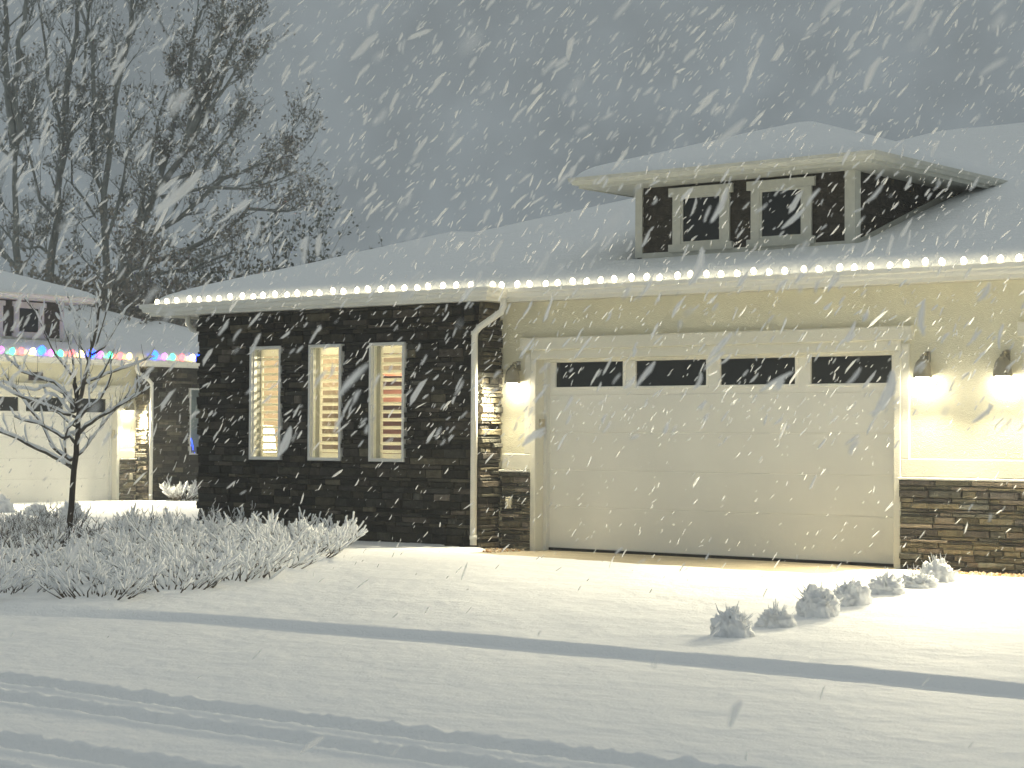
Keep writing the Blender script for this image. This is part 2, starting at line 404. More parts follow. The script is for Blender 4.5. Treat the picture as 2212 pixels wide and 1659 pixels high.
            s.box(a + .035, c - .035, ys, ys + .03, WZ0, WZ0 + rail); s.box(a + .035, c - .035, ys, ys + .03, WZ1 - rail - .03, WZ1)
            z = WZ0 + rail + .03; tilt = [.05, -.30, -.35][wi]
            while z < WZ1 - rail - .05:
                hh = .038; pr = []
                ca, sa = math.cos(tilt), math.sin(tilt)
                for t in range(8):
                    an = 2 * math.pi * t / 8; px, pz = hh * math.cos(an), .019 * math.sin(an); pr.append((px * ca - pz * sa, px * sa + pz * ca))
                vs = [(a + .036, ys + .015 + p, z + q) for p, q in pr] + [(c - .036, ys + .015 + p, z + q) for p, q in pr]
                s.add(vs, [(i, (i + 1) % 8, 8 + (i + 1) % 8, 8 + i) for i in range(8)] + [tuple(range(8)), tuple(range(15, 7, -1))])
                z += .104
            s.build('shutter', 'shutter', fr)
    # --- soffit, fascia, gutters
    EX0, EX1, EY0, EW, EJ, EB = -5.57, LEN + .5, -.5, -.88, .5, DEP + .75
    so = mb(); so.box(EX0, EX1, EY0, EB, 3.083, 3.10); so.box(EX0, EJ, EW, EY0, 3.083, 3.10); so.build('soffit', 'soffit', root)
    path = [(EX0, EB), (EX0, EW), (EJ, EW), (EJ, EY0), (EX1, EY0), (EX1, EB)]
    fa = mb(); fa.sweep(path, [(0, 3.055), (.018, 3.055), (.018, 3.22), (0, 3.22)]); fa.build('fascia', 'gutter', root)
    gu = mb(); gu.sweep(path, [(.02, 3.10), (.075, 3.10), (.09, 3.125), (.095, 3.15), (.12, 3.165), (.125, 3.205), (.118, 3.215), (.11, 3.205), (.105, 3.175), (.02, 3.175)]); gu.build('gutter', 'gutter', root)
    # --- downspout at the return corner
    ds = mb(); rr = .042
    ds.tube([(.53, -.58, 3.12), (.53, -.58, 3.00), (.49, -.57, 2.93), (.12, -.53, 2.76), (.03, -.515, 2.69), (.018, -.51, 2.6), (.018, -.51, .05)], rr, 10)
    for z in (2.66, .12): ds.tube([(.018, -.51, z), (.018, -.51, z + .05)], rr + .005, 10)
    ds.build('downspout', 'gutter', root, True)
    if not mirror:
        ds = mb(); ds.tube([(-5.45, -.3, 3.1), (-5.45, -.3, 2.98), (-5.42, -.26, 2.9), (-5.2, 0, 2.78), (-5.17, .05, 2.68), (-5.17, .06, .05)], .04, 8); ds.build('downspout', 'gutter', root, True)
    # --- snow-covered hip roof
    def smin(a, b, k=.22):
        h = max(0, min(1, .5 + .5 * (b - a) / k)); return b * (1 - h) + a * h - k * h * (1 - h)
    def edge_t(d): return .145 * (1 - math.exp(-max(0, d) / .07))
    RZ = 3.20
    def roof_h(x, y):
        m = min(y - EY0, x - EX0, EX1 - x, EB - y); wv = min(y - EW, x - EX0, EJ - x, 6 - y)
        M = smin(smin(smin(y - EY0, x - EX0), EX1 - x), EB - y) if min(m, 9) > -.01 else -1
        V = smin(smin(y - EW, x - EX0), EJ - x) if wv > -.01 else -1
        d = max(m, wv); H = max(M, V); H = max(H, 0)
        z = RZ + PITCH * H + edge_t(d) * (1 if d > .001 else 0)
        if mirror: sx = 31.7
        else: sx = 0
        if y > .1: z -= .15 * (1 - sstep(.03, .26, max(0, 1.81 - x, x - 4.80, .45 - y, y - 3.2)))
        z += .014 * fbm(x + sx, y, .7) + .02 * fbm(x + sx, y, .28, 4) if d > .05 else 0
        return z
    near = [0, .02, .05, .09, .15]
    gx = sorted(set([round(v, 4) for v in [EX0 + t for t in near] + [EJ - t for t in near] + [EX1 - t for t in near] + [1.6, 1.68, 1.76, 4.84, 4.92, 5.0] + rng(EX0 + .25, EX1 - .25, .16)]))
    gy = sorted(set([round(v, 4) for v in [EW + t for t in near] + [EY0 + t for t in near] + [EB - t for t in near] + [.17, .24, .31, .38, .44] + rng(EY0 + .25, EB - .25, .16)]))
    # drop grid lines too close together
    def thin(g, keepers):
        o = []
        for v in g:
            if o and v - o[-1] < .012:
                if any(abs(v - k) < 1e-3 for k in keepers): o[-1] = v
                continue
            o.append(v)
        return o
    gx = thin(gx, [EX0, EJ, EX1]); gy = thin(gy, [EW, EY0, EB])
    q = mb(); nx = len(gx); fs = []; cells = set()
    vs = [(x, y, roof_h(x, y)) for y in gy for x in gx]
    for j in range(len(gy) - 1):
        for i in range(nx - 1):
            cx, cy = .5 * (gx[i] + gx[i + 1]), .5 * (gy[j] + gy[j + 1])
            if cy < EY0 and cx > EJ: continue
            cells.add((i, j)); a = j * nx + i; fs.append((a, a + 1, a + 1 + nx, a + nx))
    base = len(vs); low = {}
    def lo(i):
        if i not in low: low[i] = base + len(low); 
        return low[i]
    for (i, j) in cells:
        a = j * nx + i
        for (di, dj, p, t) in ((0, -1, a, a + 1), (1, 0, a + 1, a + 1 + nx), (0, 1, a + 1 + nx, a + nx), (-1, 0, a + nx, a)):
            if (i + di, j + dj) not in cells: fs.append((p, lo(p), lo(t), t))
    vs += [(vs[k][0], vs[k][1], RZ - .02) for k in low]
    q.add(vs, fs); q.build('snowy_roof', 'snow_roof', root, True)
    # --- dormer
    DX0, DX1, DY, DZ = 1.81, 4.80, .45, 4.45
    b = mb()
    b.box(DX0, DX1, DY, DY + .1, 3.3, DZ); b.box(DX0, DX0 + .1, DY + .1, 4.3, 3.3, DZ); b.box(DX1 - .1, DX1, DY + .1, 4.3, 3.3, DZ)
    for i in range(7):                                  # shingle courses
        z = 3.62 + i * .12
        b.add([(DX0, DY, z + .12), (DX1, DY, z + .12), (DX1, DY - .018, z), (DX0, DY - .018, z), (DX0, DY, z), (DX1, DY, z)], [(0, 1, 2, 3), (3, 2, 5, 4)])
        b.add([(DX1, DY, z + .12), (DX1, 4.3, z + .12), (DX1 + .018, 4.3, z), (DX1 + .018, DY, z), (DX1, DY, z), (DX1, 4.3, z)], [(0, 1, 2, 3), (3, 2, 5, 4)])
    dorm = b.build('dormer', 'shingle_wall', root)
    t = mb(); Y0 = DY - .035
    t.box(DX0 - .01, DX0 + .09, Y0, DY - .001, 3.6, DZ); t.box(DX1 - .09, DX1 + .04, Y0, DY + .10, 3.6, DZ)
    t.box(DX0 + .09, DX1 - .09, Y0 + .004, DY - .001, 3.56, 3.65); 
    t.add([(DX1 + .02, DY + .1, 3.60), (DX1 + .035, DY + .1, 3.60), (DX1 + .035, DY + .1, 3.68), (DX1 + .02, DY + .1, 3.68), (DX1 + .02, 3.2, 4.50), (DX1 + .035, 3.2, 4.50), (DX1 + .035, 3.2, 4.58), (DX1 + .02, 3.2, 4.58)], [(0, 1, 5, 4), (1, 2, 6, 5), (2, 3, 7, 6), (3, 0, 4, 7)])
    t.build('corner_boards', 'dormer_trim', dorm)
    for (a, c) in ((2.355, 3.165), (3.463, 4.28)):
        f = mb(); Y1 = DY - .02
        f.box(a, a + .115, Y0 - .01, Y1, 3.73, 4.31); f.box(c - .115, c, Y0 - .01, Y1, 3.73, 4.31)
        f.box(a - .05, c + .045, Y0 - .025, Y1, 4.31, 4.415); f.box(a - .05, c + .045, Y0 - .025, Y1, 3.64, 3.73)
        A, B_ = a + .115, c - .115; g_ = .03
        f.box(A, A + g_, Y0 + .0, Y1, 3.73, 4.31); f.box(B_ - g_, B_, Y0, Y1, 3.73, 4.31); f.box(A + g_, B_ - g_, Y0, Y1, 3.73, 3.73 + g_); f.box(A + g_, B_ - g_, Y0, Y1, 4.31 - g_, 4.31)
        f.build('window_casing', 'dormer_trim', dorm)
        g = mb(); g.box(A + g_, B_ - g_, DY - .022, DY - .019, 3.76, 4.28); g.build('window_pane', 'dark_glass', dorm)
    s = mb(); s.box(DX0 - .5, DX1 + .5, DY - .5, 4.1, DZ + .001, DZ + .018); s.build('soffit', 'dormer_trim', dorm)
    pth = [(DX0 - .5, 4.1), (DX0 - .5, DY - .5), (DX1 + .5, DY - .5), (DX1 + .5, 4.1)]
    s = mb(); s.sweep(pth, [(0, DZ - .01), (.018, DZ - .01), (.018, DZ + .03), (.07, DZ + .03), (.09, DZ + .06), (.11, DZ + .075), (.115, DZ + .115), (0, DZ + .115)]); s.build('fascia', 'dormer_trim', dorm)
    def dh(x, y):
        u = x - (DX0 - .56); v = (DX1 + .56) - x; ww = y - (DY - .56); d = min(u, v, ww); H = smin(smin(u, v, .16), ww, .16)
        return DZ + .10 + PITCH * max(H - .06, 0) + edge_t(d) * 1.0 + (.01 * fbm(x, y, 1.3, 9) if d > .05 else 0)
    ax = [DX0 - .56, DX0 - .54, DX0 - .5, DX0 - .45] + rng(DX0 - .38, DX1 + .38, .12) + [DX1 + .45, DX1 + .5, DX1 + .54, DX1 + .56]
    ay = [DY - .56, DY - .54, DY - .5, DY - .45] + rng(DY - .38, 6.0, .12)
    s = mb(); n2 = len(ax); vs = [(x, y, dh(x, y)) for y in ay for x in ax]; fs = [(j * n2 + i, j * n2 + i + 1, (j + 1) * n2 + i + 1, (j + 1) * n2 + i) for j in range(len(ay) - 1) for i in range(n2 - 1)]
    bd = [i for i in range(n2)] + [j * n2 + n2 - 1 for j in range(1, len(ay))]; bd = [j * n2 for j in range(len(ay) - 1, 0, -1)] + bd
    k0 = len(vs); vs += [(vs[i][0], vs[i][1], DZ + .08) for i in bd]; fs += [(bd[i], k0 + i, k0 + i + 1, bd[i + 1]) for i in range(len(bd) - 1)]
    s.add(vs, fs); s.build('snowy_roof', 'snow_roof', dorm, True)
    if lit:                                             # lit room behind the windows
        b = mb(); b.box(-4.93, -4.91, WY + .28, 4.0, 0, 3.0); b.box(-4.91, -.2, 4.0, 4.05, 0, 3.0); b.box(-.2, -.16, WY + .28, 4.0, 0, 3.0)
        b.box(-4.91, -.2, WY + .28, 4.0, -.02, 0); b.build('interior_wall', 'interior', root)
        p = mb(); p.box(-4.905, -4.88, .05, .32, .7, 2.25); p.build('gap_panel', 'gap_dark', root)  # dark panel added in place of the dark gap by the shutter
        l = bpy.data.lights.new('room_light', 'POINT'); l.energy = ROOM_W; l.color = (1, .84, .62); l.shadow_soft_size = .15
        o = bpy.data.objects.new('room_light', l); COL.objects.link(o); o.parent = root; o.location = (-2.6, 1.6, 2.6)
    return root
ours = build_house('house', (HX, HY, HZ), 0, False, 12.6, 'long low house with cream garage, dark stone wing and warm white bulbs on its eave', True, [(.615, 5.571, 4), (7.26, 9.8, 2)])
theirs = build_house('house', (NX, NY, NZ), math.radians(90), True, 11.5, 'farther snowy house at the left edge behind the small tree, coloured bulbs on its eave', False, [(.615, 5.571, 4)], vent=True)
# ---------------------------------------------------------------- wall lamps
def make_lamp(light=True):
    t = empty('wall_lamp')
    b = MB(); b.bbox(-.03, .03, -.02, .0, .16, .28, .005); b.build('backplate', 'lamp_metal', t)
    b = MB(); b.tube([(0, -.02, .235), (0, -.07, .26), (0, -.11, .25), (0, -.13, .215)], .013, 8); b.tube([(0, -.13, .19), (0, -.13, .225)], .03, 10); b.build('arm', 'lamp_metal', t, True)
    b = MB(); pr = [(.002, .205), (.03, .2), (.055, .18), (.075, .15), (.088, .11), (.096, .06), (.102, 0), (.106, -.004), (.100, 0), (.093, .06), (.085, .11), (.072, .148), (.05, .176), (.002, .198)]
    b.lathe(pr, (0, -.13, 0), 20); b.build('hood', 'lamp_metal', t, True)
    b = MB(); b.lathe([(.001, -.098), (.035, -.092), (.062, -.070), (.074, -.035), (.068, -.008), (.04, .02), (.03, .06)], (0, -.13, .018), 16); b.build('bulb', 'lamp_bulb', t, True)  # bulb oversized and hung low to stand in for the lamp's glare
    return t
lampA = make_lamp()
spots = [(ours, .322, False, 'barn style wall lamp left of the big garage door, beside the downspout'), (ours, 5.971, False, 'barn style wall lamp just right of the big garage door trim'),
         (ours, 6.896, False, 'rightmost lit wall lamp, on the stucco near the right edge'), (ours, 10.3, False, 'unseen wall lamp added beyond the second garage door'),  # last one is out of view, added for more light
         (theirs, 5.971, True, 'unseen wall lamp added left of the farther garage door'), (theirs, 6.896, True, 'unseen outer wall lamp added left of the farther garage door'),  # both out of view, added to brighten the farther house front
         (theirs, .322, True, 'lit wall lamp on the farther house, behind the small tree branches')]
for i, (h, x, mir, lab) in enumerate(spots):
    o = lampA if i == 0 else copy_tree(lampA)
    m = Matrix.Translation(h.location) @ Matrix.Rotation(h.rotation_euler[2], 4, 'Z')
    p = m @ Vector((-x if mir else x, -.002, 2.067)); o.location = p; o.rotation_euler = h.rotation_euler
    tag(o, lab, 'wall lamp', 'barn style wall lamps by the garages')
    l = bpy.data.lights.new('lamp_light', 'SPOT'); l.energy = LAMP_W * (1 if not mir else 2.6); l.color = (1, .88, .60); l.shadow_soft_size = .03; l.spot_size = math.radians(168); l.spot_blend = 1
    ob = bpy.data.objects.new('lamp_light', l); COL.objects.link(ob); ob.parent = o; ob.location = (0, -.13, -.075); ob.rotation_euler = (math.radians(-58), 0, 0)
# ---------------------------------------------------------------- bulb strings
def bulb_mesh(c, r):
    b = MB(); b.lathe([(.001, -.012), (.4 * r, -.01), (.8 * r, .3 * r), (r, .9 * r), (.85 * r, 1.5 * r), (.45 * r, 2.0 * r), (.001, 2.2 * r)], n=10)
    return b
def string(h, mir, path, sp, cols, r, label, jit, seed):
    root = empty('light_string', h.location, h.rotation_euler[2], label, 'light string')
    rr = random.Random(seed); pts = []
    for (a, b) in path:
        a = Vector(a); b = Vector(b); n = max(1, round((b - a).length / sp))
        for i in range(n): pts.append(a.lerp(b, (i + .5) / n))
    P = []
    for i, p in enumerate(pts):
        q = p + Vector((rr.uniform(-.02, .02), 0, rr.uniform(-jit, jit)))
        if mir: q.x = -q.x
        P.append(q)
    wv = []
    for i, p in enumerate(P):
        wv.append(p + Vector((0, .008, -.01)))
        if i < len(P) - 1: wv.append((p + P[i + 1]) * .5 + Vector((0, .01, -.022)))
    w_ = MB(); w_.tube(wv, .004, 5); w_.build('cord', 'cord', root)
    protos = {}
    for i, p in enumerate(P):
        c = cols[i % len(cols)]
        rad = r * (1.4 if c == 'blue' else 1)
        if c not in protos:
            o = bulb_mesh(c, rad).build('bulb', 'bulb_' + c, root, True); protos[c] = o
        else:
            o = protos[c].copy(); COL.objects.link(o); o.parent = root
        o.location = p; o.rotation_euler = (rr.uniform(-.3, .3), rr.uniform(-.3, .3), 0)
    return root
string(ours, False, [((-5.42, -.985, 3.222), (.42, -.985, 3.222)), ((.6, -.95, 3.222), (.6, -.62, 3.222)), ((.66, -.605, 3.222), (12.9, -.605, 3.222))], .211, ['warm'], .034,
       'warm white round bulbs strung along the near house eave', .013, 4)
string(theirs, True, [((-5.3, -.985, 3.222), (.5, -.985, 3.222)), ((.66, -.605, 3.222), (9, -.605, 3.222))], .27, ['blue', 'yellow', 'red', 'green', 'purple'], .066,
       'multicoloured bulbs strung along the farther house eave', .01, 5)
# ---------------------------------------------------------------- things inside the lit room
t = empty('reflection_lamp', (HX - 4.35, HY + .12, HZ + .75), 0, 'added white lamp standing in for a lamp reflection in the left window of the dark stone wing', 'lamp')  # added lamp, stands in for a reflection in the window glass
b = MB(); b.lathe([(.001, 0), (.09, 0), (.09, .02), (.03, .05), (.05, .16), (.02, .26), (.012, .34)], n=12); b.build('lamp_base', 'frame_white', t, True)
b = MB(); b.lathe([(.20, .34), (.15, .78), (.001, .79)], n=18); b.build('reflection_shade', 'reflection_shade', t, True)
b = MB(); b.bbox(-.4, .25, -.2, .25, -.04, 0, .01)
tt = empty('side_table', (HX - 4.35, HY + .12, HZ), 0, 'small side table carrying the stand-in lamp inside the wing', 'table')
b = MB(); b.bbox(-.35, .3, -.2, .25, .71, .75, .01); b.build('tabletop', 'cabinet', tt)
for sx_ in (-.32, .25):
    for sy_ in (-.17, .2): b = MB(); b.box(sx_, sx_ + .04, sy_, sy_ + .04, 0, .71); b.build('leg', 'cabinet', tt)
t = empty('bookcase', (HX - 3.15, HY + 1.9, HZ), math.radians(25), 'reddish brown bookcase seen through the shutter slats', 'bookcase')
b = MB(); b.box(-.7, -.66, 0, .35, 0, 2.3); b.box(.66, .7, 0, .35, 0, 2.3); b.box(-.66, .66, .32, .35, 0, 2.3); b.box(-.66, .66, 0, .32, 2.26, 2.3); b.build('case', 'cabinet', t)
for z in (.05, .5, .95, 1.4, 1.85): b = MB(); b.box(-.66, .66, 0, .32, z, z + .03); b.build('shelf', 'cabinet', t)
t = empty('ornament_tree', (NX + .26, NY + 1.40, NZ + 1.08), 0, 'small blue lit tree standing in the window of the farther house', 'christmas tree')
b = MB(); b.lathe([(.001, .40), (.03, .3), (.025, .28), (.06, .17), (.05, .15), (.09, .0), (.001, 0)], n=10); b.build('foliage', 'far_leaf_green', t)
rb = random.Random(3); bm_ = None
for i in range(34):
    z = rb.uniform(.02, .37); a = rb.uniform(-1.6, 1.6); q = .095 * (1 - z / .42) + .008
    if bm_ is None:
        b = MB(); b.lathe([(.001, -.012), (.011, 0), (.001, .014)], n=6); o = b.build('bulb', 'bulb_blue', t, True); bm_ = o
    else: o = bm_.copy(); COL.objects.link(o); o.parent = t
    o.location = (q * math.cos(a), q * math.sin(a), z)
# ---------------------------------------------------------------- planting bed shrubs
def twig(bark, snow, p, d, length, r0, r, depth, snowr, curve=.5):
    pts = [p]; seg = 4
    for i in range(seg):
        d = (d + Vector((r.gauss(0, .13), r.gauss(0, .13), r.gauss(0, .06) + curve * .12))).normalized()
        pts.append(pts[-1] + d * (length / seg))
    rad = [r0 * (1 - .16 * i) for i in range(seg + 1)]
    bark.tube(pts, rad, 4)
    sp = [q + Vector((0, 0, rad[i] * .6 + snowr * .7)) for i, q in enumerate(pts[1:], 1)]
    sp = [pts[1] + Vector((0, 0, rad[1]))] + sp[1:] if len(sp) > 1 else sp
    sr = [snowr * r.uniform(.75, 1.25) for _ in sp]; sr[0] *= .5; sr[-1] *= .95
    if snowr > 0: snow.tube(sp + [sp[-1] + d * snowr * .8], sr + [snowr * .35], 5)
    if depth > 0:
        for k in range(r.choice([1, 2, 2, 3])):
            i = r.choice([1, 2, 3]); dd = (d + Vector((r.uniform(-1, 1), r.uniform(-1, 1), r.uniform(-.1, .7))) * .75).normalized()
            twig(bark, snow, pts[i], dd, length * r.uniform(.45, .7), r0 * .7, r, depth - 1, snowr * .9, curve)
def make_shrub(seed, rad, h, n, snowr, upright):
    t = empty('shrub'); r = random.Random(seed); bk = MB(); sn = MB()
    for i in range(n):
        a = r.uniform(0, 2 * math.pi); q = math.sqrt(r.random())
        base = Vector((math.cos(a) * q * rad * .55, math.sin(a) * q * rad * .55, -.02))
        out = Vector((math.cos(a), math.sin(a), 0)) * (q * (1 - upright) * 1.5 + .08)
        d = (out + Vector((r.gauss(0, .18), r.gauss(0, .18), .75))).normalized()
        twig(bk, sn, base, d, h * r.uniform(.75, 1.2) * (1 + .25 * q), .011, r, 2, snowr, .35)
    bk.build('stems', 'twig', t); sn.build('snow_cover', 'snow', t, True)
    return t
sh = [make_shrub(21, .8, .42, 32, .0165, .35), make_shrub(22, .85, .40, 32, .017, .3), make_shrub(23, .75, .42, 40, .006, .75)]
SP = [(-14.75, 12.75, 0, 1), (-14.75, 13.7, 1, 1.0), (-14.95, 14.7, 0, 1.05), (-15.4, 15.6, 1, 1.05), (-15.95, 16.6, 0, 1.1), (-16.7, 17.5, 1, 1.15), (-17.5, 18.3, 0, 1.0),
      (-15.9, 12.6, 1, .95), (-15.9, 13.7, 0, 1), (-16.3, 14.8, 1, 1), (-16.9, 15.9, 0, 1.05), (-17.7, 17.0, 1, 1.05), (-18.8, 18.3, 0, 1), (-17.0, 13.4, 1, 1), (-17.4, 14.7, 0, 1),
      (-18.1, 15.9, 1, 1), (-19.1, 17.1, 0, 1.0), (-15.4, 11.6, 1, .9), (-16.5, 12.1, 0, .95),
      (-18.6, 14.6, 2, 1), (-19.5, 15.6, 2, 1), (-20.1, 16.6, 2, 1), (-20.3, 17.9, 2, 1), (-21.3, 18.7, 2, .9), (-19.6, 14.8, 2, 1), (-20.7, 15.9, 2, 1.0), (-21.6, 17.3, 2, 1), (-22.6, 18.4, 2, 1), (-21.4, 16.2, 2, 1.0), (-22.7, 17.5, 2, 1), (-23.8, 18.8, 2, 1), (-20.0, 19.0, 2, .9)]
used = set(); rr = random.Random(9)
for (x, y, k, sc) in SP:
    o = sh[k] if k not in used else copy_tree(sh[k]); used.add(k)
    sc *= .68 if k < 2 else .6
    x -= .5 if k < 2 else .2
    o.location = (x, y, yard_z(x, y) - .02); o.rotation_euler = (0, 0, rr.uniform(0, 6.28)); o.scale = (sc * 1.12, sc * 1.12, sc * rr.uniform(.85, 1.1))
    if k < 2: tag(o, 'twiggy shrub thickly coated with snow in the planting bed before the dark stone wing', 'shrub', 'snow coated shrubs at the front of the planting bed')
    else: tag(o, 'upright brown twiggy shrub with thin snow at the back of the planting bed', 'shrub', 'upright shrubs at the back of the planting bed')
# ---------------------------------------------------------------- snow caked grass clumps along the driveway
def make_clump(loc, w_, h_, seed, label, spikes=26, cat='grass clump', name='grass_clump', grp='snow caked grass clumps along the drive'):
    t = empty(name, loc, 0, label, cat, grp); r = random.Random(seed); b = MB(); vs = []; fs = []; nu, nv = 48, 20
    for j in range(nv + 1):
        ph = (j / nv) * math.pi * .52
        for i in range(nu):
            th = 2 * math.pi * i / nu; n = Vector((math.sin(ph) * math.cos(th), math.sin(ph) * math.sin(th), math.cos(ph)))
            k = 1 + .28 * fbm(n.x * 2.1 + seed, n.y * 2.1 + n.z * 2, 1.0, seed, 3) + .20 * mnoise.noise(n * 6 + Vector((seed, 0, 0))) - .22 * max(0, mnoise.noise(n * 11 + Vector((seed, 3, 0)))) ** .7
            sq = .82 + .18 * (1 - abs(n.z) ** 3)
            vs.append((n.x * w_ * .5 * k * sq, n.y * w_ * .5 * k * sq, max(-.03, n.z ** .75 * h_ * k) if n.z > 0 else -.03))
    for j in range(nv):
        for i in range(nu): i2 = (i + 1) % nu; fs.append((j * nu + i, (j + 1) * nu + i, (j + 1) * nu + i2, j * nu + i2))
    b.add(vs, fs); b.build('snow_cap', 'snow', t, True)
    b = MB()
    for i in range(spikes):
        a = r.uniform(0, 6.28); q = r.uniform(.15, 1.0); up = 1.05 - q * .8
        d = Vector((math.cos(a) * q, math.sin(a) * q, up + .12)).normalized()
        p0 = Vector((math.cos(a) * q * w_ * .34, math.sin(a) * q * w_ * .34, h_ * .75 * math.sqrt(max(0, 1 - q * q * .8))))
        l = r.uniform(.2, .45) * w_ * .9; p1 = p0 + d * l * .6; p2 = p1 + (d + Vector((r.gauss(0, .2), r.gauss(0, .2), .1))).normalized() * l * .5
        k = r.choice([.004, .006, .009]); b.tube([p0, p1, p2], [k, k * .75, k * .25], 5)
    b.build('frosted_blades', 'snow', t, True)
    return t
CL = [(-8.72, 13.70, .32, .19, 'grass clump caked in snow, nearest the camera and alone at the row end'), (-8.75, 14.43, .33, .13, 'low flat snow caked grass clump, second from the near end of the row'),
      (-8.78, 15.16, .36, .215, 'largest pitted snow caked grass clump in the middle of the row'), (-8.88, 15.89, .33, .17, 'snow caked grass clump right behind the largest one in the row'),
      (-8.96, 16.71, .31, .15, 'spiky snow caked grass clump before the garage trim corner'), (-8.99, 17.39, .34, .11, 'low sprawling snowy grass clump between the last two of the row'), (-9.13, 18.06, .35, .18, 'brightly lit snowy grass clump closest to the stone wainscot')]
for i, (x, y, a, c, lab) in enumerate(CL): make_clump((x, y, yz(x, y) - .01), a, c * 1.1, 31 + i, lab, 20)
for i, (x, y, a, c, lab) in enumerate([(-32.0, 24.4, .5, .30, 'snow capped boulder by the farther driveway, at the left edge'), (-30.46, 24.0, .48, .2, 'snow capped boulder by the farther driveway, left of the small tree trunk'), (-29.34, 23.9, .5, .26, 'snow capped boulder behind the trunk of the small tree')]):
    a *= .9; t = make_clump((x, y, .14), a, c, 61 + i, lab, 6, 'boulder', 'boulder', 'snow capped boulders by the farther driveway')
for (x, y, n_, sn_, lab) in [(NX + .95, NY + .55, 40, .016, 'snow laden shrub glowing under the lamp at the foot of the farther downspout'), (NX + .9, NY + 1.75, 34, .010, 'dim snowy shrub below the grey window of the farther house')]:
    t = make_shrub(int(x * 7 + y), .42, .34, n_, sn_, .2); t.location = (x, y, .15); tag(t, lab, 'shrub')
# gravel strip at the foot of the wall
b = MB(); r = random.Random(77)
for i in range(1500):
    if r.random() < .78: x = HX + r.uniform(5.85, 7.25); y = HY - r.uniform(.08, 1.35)
    else: x = HX + r.uniform(-.35, .55); y = HY - r.uniform(.1, .75)
    s_ = r.uniform(.012, .03); z = HZ - .014 + s_ * .3; k = r.choice([(.55, .36, .18), (.5, .42, .3), (.65, .55, .42), (.42, .24, .12)])
    a = r.uniform(0, 3); ca, sa = math.cos(a) * s_, math.sin(a) * s_
    b.add([(x + ca, y + sa, z), (x - sa * .8, y + ca * .8, z), (x - ca, y - sa, z), (x + sa * .8, y - ca * .8, z), (x + sa * .1, y, z + s_ * .6), (x, y, z - s_ * .5)],
          [(0, 1, 4), (1, 2, 4), (2, 3, 4), (3, 0, 4), (1, 0, 5), (2, 1, 5), (3, 2, 5), (0, 3, 5)], k)
tag(b.build('gravel', 'gravel', None, True), 'orange and tan gravel uncovered at the foot of the garage wall', 'gravel', kind='stuff')
# ---------------------------------------------------------------- small bare tree in the bed, traced limb by limb (metres from its base)
def tm(p): return Vector(((p[0] - 541) * .0017, p[2] if len(p) > 2 else 0, (1972 - p[1]) * .0017))
LIMBS = [  # name, base radius, depth slope, points
 (.030, 0, [(541, 1985), (560, 1700), (575, 1430), (592, 1300), (600, 1200), (600, 1050), (600, 960), (590, 880), (570, 780)]),
 (.013, .25, [(570, 780), (560, 700), (548, 600), (520, 500), (480, 380), (430, 230), (380, 130)]),
 (.020, -.15, [(600, 960), (630, 860), (650, 760), (680, 650), (700, 560), (730, 460), (760, 330), (775, 200), (780, 90), (742, 10)]),
 (.020, -.5, [(575, 1430), (540, 1400), (440, 1340), (330, 1280), (200, 1200), (80, 1150), (-20, 1120), (-90, 1085)]),
 (.017, .4, [(598, 1345), (540, 1362), (470, 1320), (400, 1270), (340, 1170), (270, 1060), (170, 960), (60, 820), (0, 750), (-30, 700)]),
 (.011, .45, [(590, 1345), (630, 1300), (680, 1220), (740, 1120), (800, 1030), (870, 950), (930, 850), (990, 750), (1040, 690)]),
 (.016, .2, [(590, 1240), (540, 1180), (480, 1190), (400, 1140), (280, 1080), (160, 1060), (90, 1030)]),
 (.015, -.35, [(597, 1040), (500, 1010), (400, 960), (280, 910), (150, 860), (40, 790), (0, 760)]),
 (.015, .3, [(597, 960), (540, 900), (480, 840), (400, 770), (260, 730), (130, 690), (95, 650), (40, 610)]),
 (.018, .15, [(598, 1170), (660, 1100), (730, 1050), (800, 1010), (880, 960), (976, 900), (1060, 850), (1130, 800)]),
 (.014, -.4, [(600, 1050), (650, 1000), (720, 950), (800, 880), (850, 800), (890, 700), (890, 600)]),
 (.010, .5, [(640, 790), (700, 750), (800, 700), (900, 660), (976, 630), (1060, 590), (1130, 560)]),
 (.010, -.3, [(712, 810), (800, 690), (850, 600), (890, 520)]),
 (.011, .2, [(700, 560), (790, 500), (850, 390), (900, 300), (935, 210), (990, 160)]),
 (.012, -.35, [(565, 740), (540, 700), (470, 600), (420, 520), (370, 390), (320, 250), (240, 150)]),
 (.011, .35, [(685, 640), (640, 540), (590, 430), (550, 300), (500, 150), (470, 80)]),
 (.008, -.2, [(730, 500), (780, 350), (830, 200), (845, 150)]),
 (.008, .3, [(700, 520), (680, 400), (640, 300), (590, 270)]),
 (.010, .3, [(596, 985), (540, 1000), (470, 920), (400, 870), (340, 860), (300, 790)]),
 (.010, -.3, [(597, 1110), (540, 1080), (470, 1010), (400, 990), (360, 880)]),
 (.009, .4, [(590, 880), (620, 780), (600, 640), (570, 520), (530, 350)]),
 (.009, -.3, [(600, 1000), (560, 940), (500, 860), (400, 800), (300, 840), (170, 820), (60, 770)]),
 (.009, -.2, [(500, 1210), (530, 1120), (590, 1060), (640, 1020), (700, 930), (705, 800), (700, 650)]),
 (.009, .2, [(515, 1330), (495, 1230), (520, 1160), (650, 1160)]),
]
